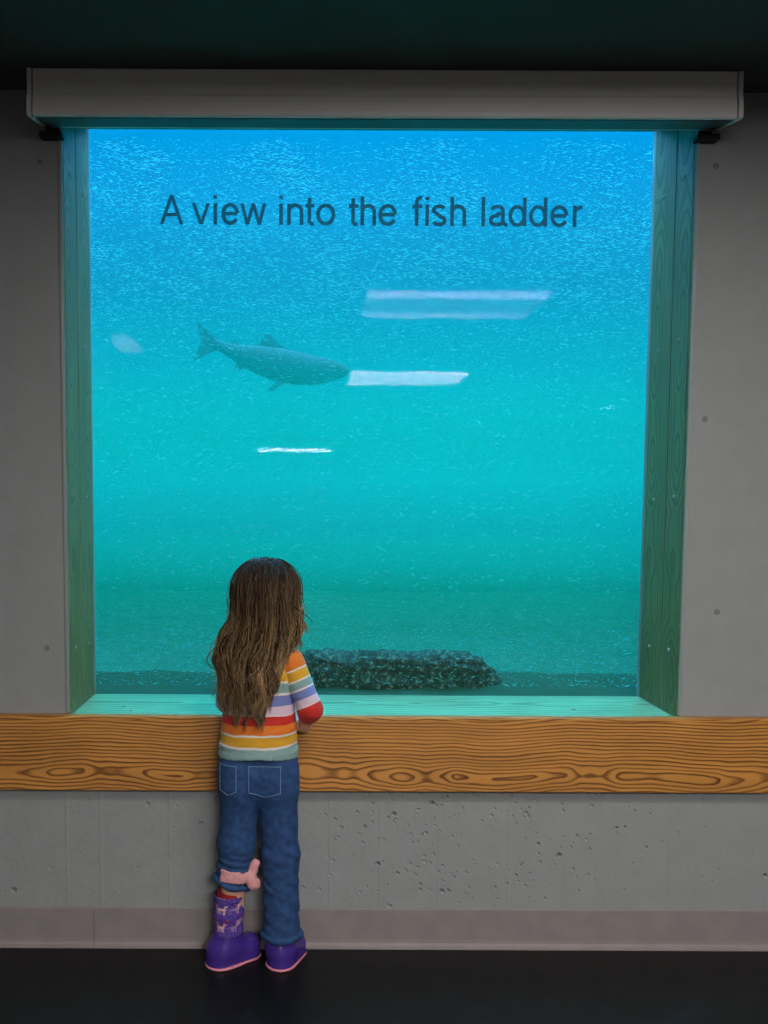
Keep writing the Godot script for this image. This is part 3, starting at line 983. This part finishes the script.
func build_lettering() -> void:
	var t := thing("window_lettering", "dark lettering across the top of the glass reading A view into the fish ladder", "lettering", Vector3(-0.4184, 1.9494, GZ + 0.0002))
	t.rotation.z = -0.0021
	var m := mat("dark translucent vinyl", Color(0.07, 0.16, 0.18, 0.80), 0.6)
	m.transparency = BaseMaterial3D.TRANSPARENCY_ALPHA
	var u := 1.0 / 357.4
	var cap := 28.6 * u
	var s := 3.75 / 28.6
	var rows := [["A", 160, 183.3], ["v", 192, 210], ["i", 213.3, 217.3], ["e", 221.2, 239.2], ["w", 240.3, 266.2], ["i", 279, 283], ["n", 287, 303.4], ["t", 305.3, 314.3], ["o", 316, 335.2], ["t", 348.8, 358], ["h", 360.3, 376], ["e", 378, 397], ["f", 412, 422], ["i", 425, 429], ["s", 431.3, 446.5], ["h", 450, 466], ["l", 481, 485], ["a", 488.6, 507.2], ["d", 508.6, 526.2], ["d", 529, 547], ["e", 549.8, 568.3], ["r", 572.5, 582.5]]
	for row in rows:
		var w: float = (row[2] - row[1]) / 28.6
		var done := []
		for path in letter_strokes(row[0], w, s):
			var pp := PackedVector2Array()
			for q in path:
				if pp.is_empty() or pp[-1].distance_to(q) > 0.001: pp.append(q)
			var fresh := [ribbon(pp, s)]
			for old in done:
				var next := []
				for poly in fresh:
					for q in Geometry2D.clip_polygons(poly, old):
						if not Geometry2D.is_polygon_clockwise(q): next.append(q)
				fresh = next
			done.append_array(fresh)
		var st := new_st()
		for poly in done:
			var idx := Geometry2D.triangulate_polygon(poly)
			for k in range(0, idx.size(), 3):
				var a: Vector2 = poly[idx[k]]
				var b: Vector2 = poly[idx[k + 1]]
				var c: Vector2 = poly[idx[k + 2]]
				if (b - a).cross(c - a) > 0:
					var sw := b
					b = c
					c = sw
				for p in [a, b, c]:
					st.set_normal(Vector3.BACK)
					st.add_vertex(Vector3((row[1] - 160) * u + p.x * cap, p.y * cap, 0.0))
		obj("letter", st, m, t)

# the outline of a stroke, counter-clockwise; ends cut square, or level for the slanted strokes
func ribbon(p: PackedVector2Array, s: float) -> PackedVector2Array:
	var L := PackedVector2Array()
	var R := PackedVector2Array()
	var n := p.size()
	for i in n:
		var d0 := (p[i] - p[maxi(i - 1, 0)]).normalized()
		var d1 := (p[mini(i + 1, n - 1)] - p[i]).normalized()
		if i == 0: d0 = d1
		if i == n - 1: d1 = d0
		var d := (d0 + d1).normalized()
		var nn := Vector2(-d.y, d.x)
		if n == 2 and absf(d.y) > 0.5 and absf(d.x) > 0.02: nn = Vector2(-signf(d.y) / absf(d.y) * 1.0, 0.0) * 0.92
		var k := 1.0 / maxf(0.5, nn.normalized().dot(Vector2(-d1.y, d1.x))) if n > 2 else 1.0
		L.append(p[i] + nn * s * 0.5 * k)
		R.append(p[i] - nn * s * 0.5 * k)
	R.append_array(reversed_points(L))
	return R if not Geometry2D.is_polygon_clockwise(R) else reversed_points(R)

func reversed_points(p: PackedVector2Array) -> PackedVector2Array:
	var o := p.duplicate()
	o.reverse()
	return o

func build_channel() -> void:
	var cm := mat("wet algae concrete", rgb8(8, 120, 112), 0.8)
	tag(obj("wall_channel", box(Vector3(-3.2, 0.3, -3.9), Vector3(4.0, 3.9, -3.7), 0.0), cm), "far concrete wall of the fish ladder channel", "", "", "structure")
	var st := new_st()
	bevel_box(st, Vector3(-3.2, 0.3, -3.7), Vector3(-3.0, 3.9, -0.28), 0.0)
	bevel_box(st, Vector3(3.8, 0.3, -3.7), Vector3(4.0, 3.9, -0.28), 0.0)
	bevel_box(st, Vector3(-3.2, 0.3, -0.28), Vector3(-2.6, 4.0, 0.0), 0.0)
	bevel_box(st, Vector3(3.6, 0.3, -0.28), Vector3(4.0, 4.0, 0.0), 0.0)
	tag(obj("wall_channel_end", st, cm), "end walls of the fish ladder channel", "", "", "structure")
	var silt := mat("silt", rgb8(30, 124, 98), 0.9)
	var n := noise(77, 1.4, 4)
	var bed := grid_mesh(170, 90, func(u: float, v: float) -> Vector3:
		var x := -3.0 + 6.8 * u
		var z := -3.7 + 3.42 * v
		return Vector3(x, 0.575 + 0.03 * n.get_noise_2d(x * 2.0, z * 3.0) + 0.02 * n.get_noise_2d(x * 9.0, z * 9.0), z))
	tag(put("floor_channel", bed, silt), "silty bed of the channel", "", "", "structure")
	# a low bank of dark silt that has gathered along the foot of the glass
	var bank := grid_mesh(220, 24, func(u: float, v: float) -> Vector3:
		var x := -2.9 + 6.6 * u
		var z := -1.05 + 0.765 * v
		var rise := smoothstep(0.0, 0.55, v)
		return Vector3(x, 0.53 + 0.072 * rise + rise * (0.012 * n.get_noise_2d(x * 3.0, v * 2.0) + 0.006 * n.get_noise_2d(x * 16.0, v * 12.0)) - 0.014 * smoothstep(0.6, 1.0, v), z))
	tag(put("silt_bank", bank, mat("dark silt", rgb8(14, 80, 58), 0.95)), "low bank of dark silt along the foot of the glass", "silt", "", "stuff")
	# the water in layers; daylight's blue-to-green change with depth is put into their colours
	var layers := [[0.50, 0.70, Color(0.0, 0.665, 0.449), 0.55], [0.70, 0.80, Color(0.0, 0.854, 0.634), 0.55], [0.80, 0.92, Color(0.0, 0.978, 0.748), 0.55], [0.92, 1.06, Color(0.0, 1, 0.815), 0.56], [1.06, 1.36, Color(0.0, 0.978, 0.821), 0.56], [1.36, 1.58, Color(0.0, 0.916, 0.748), 0.53], [1.58, 1.78, Color(0.0, 0.821, 0.701), 0.5], [1.78, 1.95, Color(0.0, 0.715, 0.642), 0.5], [1.95, 2.08, Color(0.0, 0.584, 0.575), 0.5], [2.08, 3.65, Color(0.0, 0.461, 0.532), 0.45]]
	for L in layers:
		var fog := FogVolume.new()
		fog.name = numbered("water")
		fog.size = Vector3(6.79, L[1] - L[0] - 0.004, 3.40)
		fog.position = Vector3(0.4, (L[0] + L[1]) / 2, -0.285 - 1.705)
		var fmm := FogMaterial.new()
		fmm.resource_name = "water"
		fmm.density = L[3]
		fmm.albedo = L[2]
		fog.material = fmm
		add_child(fog)
		tag(fog, "murky turquoise water behind the window", "water", "layers of water", "stuff")
	# the surface, above the window's top
	var surf := StandardMaterial3D.new()
	surf.resource_name = "water surface"
	surf.transparency = BaseMaterial3D.TRANSPARENCY_ALPHA
	surf.albedo_color = Color(0.8, 0.95, 1.0, 0.03)
	surf.roughness = 0.0
	var ns := noise(9, 3.0, 4)
	var m := grid_mesh(300, 100, func(u: float, v: float) -> Vector3:
		var x := -2.99 + 6.78 * u
		var z := -3.19 + 2.90 * v
		return Vector3(x, 3.7 + 0.03 * ns.get_noise_2d(x, z * 1.5), z))
	tag(put("water_surface", m, surf), "rippled water surface above the window", "water", "", "stuff")
	var deck := box(Vector3(-3.0, 3.7, -3.7), Vector3(3.8, 3.9, -3.2), 0.0)  # added, unseen: keeps the bright sky above the water from the camera
	tag(obj("ceiling_channel", deck, cm), "added unseen cover that keeps the bright sky out of view", "", "", "structure")

func grid_mesh(nu: int, nv: int, f: Callable) -> ArrayMesh:
	var V := PackedVector3Array()
	var I := PackedInt32Array()
	for j in nv + 1:
		for i in nu + 1:
			V.append(f.call(float(i) / nu, float(j) / nv))
	for j in nv:
		for i in nu:
			var a := j * (nu + 1) + i
			var b := a + 1
			var c := a + nu + 1
			var d := c + 1
			I.append_array([a, b, d, a, d, c])
	return indexed(V, I)

func indexed(V: PackedVector3Array, I: PackedInt32Array, C := PackedColorArray(), UV := PackedVector2Array()) -> ArrayMesh:
	var N := PackedVector3Array()
	N.resize(V.size())
	for k in range(0, I.size(), 3):
		var q := (V[I[k + 2]] - V[I[k]]).cross(V[I[k + 1]] - V[I[k]])
		for t in 3: N[I[k + t]] += q
	for k in N.size(): N[k] = N[k].normalized()
	var A := []
	A.resize(Mesh.ARRAY_MAX)
	A[Mesh.ARRAY_VERTEX] = V
	A[Mesh.ARRAY_NORMAL] = N
	A[Mesh.ARRAY_INDEX] = I
	if C.size(): A[Mesh.ARRAY_COLOR] = C
	if UV.size(): A[Mesh.ARRAY_TEX_UV] = UV
	var m := ArrayMesh.new()
	m.add_surface_from_arrays(Mesh.PRIMITIVE_TRIANGLES, A)
	return m

# a body through centres c with half heights a and half widths b (rings across x)
func loft_x(cs: Array, hs: Array, ws: Array, k := 20) -> ArrayMesh:
	var V := PackedVector3Array()
	var I := PackedInt32Array()
	var n := cs.size()
	for i in n:
		for j in k:
			var a := TAU * j / k
			V.append(cs[i] + Vector3(0, sin(a) * hs[i], cos(a) * ws[i]))
	for i in n - 1:
		for j in k:
			var a := i * k + j
			var b := i * k + (j + 1) % k
			I.append_array([a, b, b + k, a, b + k, a + k])
	return indexed(V, I)

func build_fish() -> void:
	var at := Vector3(-0.152, 1.872, -1.85)
	var t := thing("fish", "large dark salmon shape swimming to the right in the murky water", "fish", at)
	var m := mat("dark fish skin", rgb8(2, 36, 66), 0.7)
	m.albedo_texture = noise_tex(19, 0.05, [[0.35, Color(0.6, 0.6, 0.6)], [0.65, Color(1, 1, 1)]], 256)
	m.uv1_triplanar = true
	m.uv1_scale = Vector3(4, 4, 4)
	var prof := [[-0.262, 0.046, 0.026, 0.010], [-0.235, 0.035, 0.024, 0.012], [-0.19, 0.012, 0.032, 0.018], [-0.12, -0.012, 0.051, 0.030], [-0.05, -0.030, 0.066, 0.040], [0.02, -0.045, 0.073, 0.044], [0.09, -0.057, 0.070, 0.044], [0.16, -0.064, 0.062, 0.040], [0.22, -0.066, 0.050, 0.034], [0.265, -0.066, 0.036, 0.026], [0.295, -0.067, 0.022, 0.016], [0.308, -0.068, 0.008, 0.007], [0.310, -0.068, 0.001, 0.001]]
	var cs := []
	var hs := []
	var ws := []
	for i in 49:
		var f := i / 48.0 * (prof.size() - 1)
		var a := mini(int(f), prof.size() - 2)
		var q := f - a
		var p = prof[a]
		var r = prof[a + 1]
		var p0 = prof[maxi(a - 1, 0)]
		var p3 = prof[mini(a + 2, prof.size() - 1)]
		cs.append(Vector3(cubic_interpolate(p[0], r[0], p0[0], p3[0], q), cubic_interpolate(p[1], r[1], p0[1], p3[1], q), 0))
		hs.append(maxf(0.001, cubic_interpolate(p[2], r[2], p0[2], p3[2], q)))
		ws.append(maxf(0.001, cubic_interpolate(p[3], r[3], p0[3], p3[3], q)))
	t.scale = Vector3.ONE * 1.1
	put("body", loft_x(cs, hs, ws), m, t)
	var fins := {
		"tail_fin": [Vector2(-0.25, 0.070), Vector2(-0.29, 0.095), Vector2(-0.335, 0.142), Vector2(-0.328, 0.09), Vector2(-0.322, 0.055), Vector2(-0.332, 0.02), Vector2(-0.352, -0.028), Vector2(-0.30, -0.005), Vector2(-0.25, 0.022)],
		"dorsal_fin": [Vector2(-0.085, 0.03), Vector2(-0.045, 0.085), Vector2(-0.03, 0.088), Vector2(0.0, 0.055), Vector2(0.045, 0.022), Vector2(0.0, 0.01)],
		"adipose_fin": [Vector2(-0.19, 0.036), Vector2(-0.185, 0.058), Vector2(-0.172, 0.055), Vector2(-0.155, 0.03)],
		"anal_fin": [Vector2(-0.17, -0.015), Vector2(-0.175, -0.06), Vector2(-0.155, -0.065), Vector2(-0.10, -0.05)],
		"pelvic_fin": [Vector2(0.0, -0.11), Vector2(-0.035, -0.15), Vector2(-0.015, -0.152), Vector2(0.035, -0.118)]}
	for k in fins:
		var st := new_st()
		flat_fin(st, fins[k], 0.004)
		obj(k, st, m, t)
	var st := new_st()
	tube(st, [Vector3(0.255, -0.055, 0.024), Vector3(0.255, -0.055, 0.031), Vector3(0.255, -0.055, 0.033)], [0.008, 0.006, 0.003], 10)
	obj("eye", st, mat("fish eye", rgb8(15, 20, 20), 0.2), t)

func flat_fin(st: SurfaceTool, pts: Array, th: float) -> void:
	var poly := PackedVector2Array(pts)
	if Geometry2D.is_polygon_clockwise(poly): poly.reverse()
	var idx := Geometry2D.triangulate_polygon(poly)
	for k in range(0, idx.size(), 3):
		var a := poly[idx[k]]
		var b := poly[idx[k + 1]]
		var c := poly[idx[k + 2]]
		var cw := (b - a).cross(c - a) < 0
		for side in [1.0, -1.0]:
			var o := [a, b, c] if cw == (side > 0) else [a, c, b]
			for p in o:
				st.set_normal(Vector3(0, 0, side))
				st.add_vertex(Vector3(p.x, p.y, side * th * 0.5))
	for i in poly.size():
		var a := poly[i]
		var b := poly[(i + 1) % poly.size()]
		quad(st, Vector3(a.x, a.y, th / 2), Vector3(b.x, b.y, th / 2), Vector3(b.x, b.y, -th / 2), Vector3(a.x, a.y, -th / 2))

func build_slab() -> void:
	var m := mat("mottled stone", Color(1, 1, 1), 0.85)
	m.albedo_texture = noise_tex(23, 0.014, [[0.0, rgb8(10, 24, 20)], [0.5, rgb8(18, 46, 40)], [0.64, rgb8(32, 70, 60)], [0.82, rgb8(96, 150, 128)]], 512, 5)
	m.uv1_triplanar = true
	m.uv1_scale = Vector3(5, 5, 5)
	var n := noise(41, 1.0, 4)
	var V := PackedVector3Array()
	var I := PackedInt32Array()
	var nu := 90
	var nv := 44
	for j in nv + 1:
		for i in nu + 1:
			var th := TAU * i / nu
			var ph := PI * (float(j) / nv - 0.5)
			var d := Vector3(sin(ph), cos(ph) * cos(th), cos(ph) * sin(th))
			# a rounded block
			var q := Vector3(signf(d.x) * pow(absf(d.x), 0.45), signf(d.y) * pow(absf(d.y), 0.4), signf(d.z) * pow(absf(d.z), 0.5))
			var p := q * Vector3(0.345, 0.062, 0.10)
			p.x += 0.035 * maxf(0.0, -q.y) * signf(q.x)
			p.y -= 0.05 * smoothstep(0.22, 0.36, p.x) * maxf(0.0, q.y)
			p += d * (0.026 * n.get_noise_3d(p.x * 9, p.y * 9, p.z * 9) + 0.022 * n.get_noise_3d(p.x * 30, p.y * 30, p.z * 30))
			V.append(p)
	for j in nv:
		for i in nu:
			var a := j * (nu + 1) + i
			I.append_array([a, a + 1, a + nu + 2, a, a + nu + 2, a + nu + 1])
	var o := put("stone_slab", indexed(V, I), m)
	o.position = Vector3(0.262, 0.628, -0.55)
	tag(o, "mottled algae covered stone slab lying on the bed just behind the glass", "stone slab")

func build_bubbles() -> void:
	var st := new_st()
	var pts := [Vector3(1, 0, 0), Vector3(-1, 0, 0), Vector3(0, 1, 0), Vector3(0, -1, 0), Vector3(0, 0, 1), Vector3(0, 0, -1)]
	for f in [[0, 2, 4], [4, 2, 1], [1, 2, 5], [5, 2, 0], [4, 3, 0], [1, 3, 4], [5, 3, 1], [0, 3, 5]]:
		for i in [0, 2, 1]:
			st.set_normal(pts[f[i]])
			st.add_vertex(pts[f[i]])
	var mm := MultiMesh.new()
	mm.transform_format = MultiMesh.TRANSFORM_3D
	mm.mesh = st.commit()
	var r := RandomNumberGenerator.new()
	r.seed = 99
	var fine := 75000
	var count := fine + 8000 + 2800
	var cloud := noise(63, 2.2, 3)
	mm.instance_count = count
	for i in count:
		var swirl := i >= fine and i < fine + 8000
		var big := i >= fine + 8000
		var z := -0.285 - 1.0 * pow(r.randf(), 1.5)
		var p := Vector3.ZERO
		for attempt in 6:
			var spread := 1.0 + (-0.257 - z) / 2.44
			p = Vector3(r.randf_range(-0.64, 0.99) * spread, 1.16 + r.randf_range(-0.56, 1.02) * spread, z)
			if swirl: p.y = 2.2 - 0.42 * pow(r.randf(), 1.4)
			if not swirl or cloud.get_noise_3d(p.x * 1.4 + p.y * 1.2, p.y * 4.0, p.z) > 0.12: break
		p.y = clampf(p.y, 0.64, 2.25)
		var k := r.randf_range(0.5, 1.0)
		if r.randf() < 0.03: k *= 1.6
		var tilt: float = r.randfn(0.0, 0.35) if not swirl else 0.5 * cloud.get_noise_3d(p.x * 2.0, p.y * 3.0, p.z + 9.0) + r.randfn(0.0, 0.12)
		var half := 0.0024 * r.randf_range(0.5, 1.5) if not swirl else r.randf_range(0.004, 0.012)
		if big:
			half = r.randf_range(0.0030, 0.0065)
			k = 1.7
		var b := Basis.from_euler(Vector3(0, r.randf_range(-0.6, 0.6), tilt)) * Basis.from_scale(Vector3(half, 0.0007, 0.0007) * (k if not swirl else 1.0))
		mm.set_instance_transform(i, Transform3D(b, p))
	var o := MultiMeshInstance3D.new()
	o.name = "bubbles"
	o.multimesh = mm
	o.material_override = mat("silvery bubble", rgb8(26, 208, 200), 0.6)
	add_child(o)
	tag(o, "countless fine pale bubbles and specks drifting behind the glass", "bubbles", "", "stuff")

# tubes: [near z, far z, energy] strips across the fitting
func lamp(label: String, x0: float, x1: float, z0: float, z1: float, strips: Array) -> void:
	var cz := (z0 + z1) / 2
	var t := thing("ceiling_light", label, "ceiling light", Vector3((x0 + x1) / 2, 2.19, cz), "fluorescent ceiling lights")
	var hx := (x1 - x0) / 2
	var hz := (z1 - z0) / 2
	var enamel := mat("white enamel", rgb8(150, 150, 146), 0.5)
	var st := new_st()
	bevel_box(st, Vector3(-hx - 0.02, -0.012, -hz - 0.02), Vector3(hx + 0.02, 0, hz + 0.02), 0.003)
	for s in [-1.0, 1.0]:
		bevel_box(st, Vector3(-hx - 0.02, -0.03, s * (hz + 0.014) - 0.006), Vector3(hx + 0.02, -0.012, s * (hz + 0.014) + 0.006), 0.002)
		bevel_box(st, Vector3(s * (hx + 0.014) - 0.006, -0.03, -hz - 0.008), Vector3(s * (hx + 0.014) + 0.006, -0.012, hz + 0.008), 0.002)
	obj("housing", st, enamel, t)
	var em := mat("lit tube", rgb8(230, 230, 225), 0.6)
	em.emission_enabled = true
	em.emission = Color(1.0, 0.97, 0.93)
	em.emission_energy_multiplier = 1.0
	for s in strips:
		var a: float = s[0] - cz
		var b: float = s[1] - cz
		obj("tube", box(Vector3(-hx, -0.032, a), Vector3(hx, -0.014, b), 0.006), em, t)
		var l := AreaLight3D.new()
		l.name = "lamp_light"
		l.area_size = Vector2(2 * hx, b - a)
		l.position = Vector3(0, -0.035, (a + b) / 2)
		l.rotation.x = -PI / 2
		l.light_color = Color(1.0, 0.995, 0.98)
		l.light_energy = s[2]
		l.area_range = 20.0
		l.area_attenuation = 2.0
		l.shadow_enabled = true
		t.add_child(l, true)

func build_lamps() -> void:
	lamp("ceiling light nearest the window", 0.27, 1.13, 1.26, 1.83, [[1.27, 1.40, 1.75], [1.42, 1.68, 0.22], [1.70, 1.82, 0.9]])
	lamp("second ceiling light from the window", 0.31, 1.19, 3.56, 4.30, [[3.58, 3.75, 5.2], [3.78, 4.28, 8.0]])
	lamp("farthest ceiling light from the window", -0.88, 0.42, 11.6, 12.7, [[11.62, 12.68, 46.0]])
	lamp("narrow ceiling light on the left of the room", -1.21, -1.05, 2.26, 2.86, [[2.27, 2.85, 0.5]])
	lamp("small ceiling light far right in the room", 2.9, 3.03, 5.3, 5.95, [[5.32, 5.93, 0.5]])
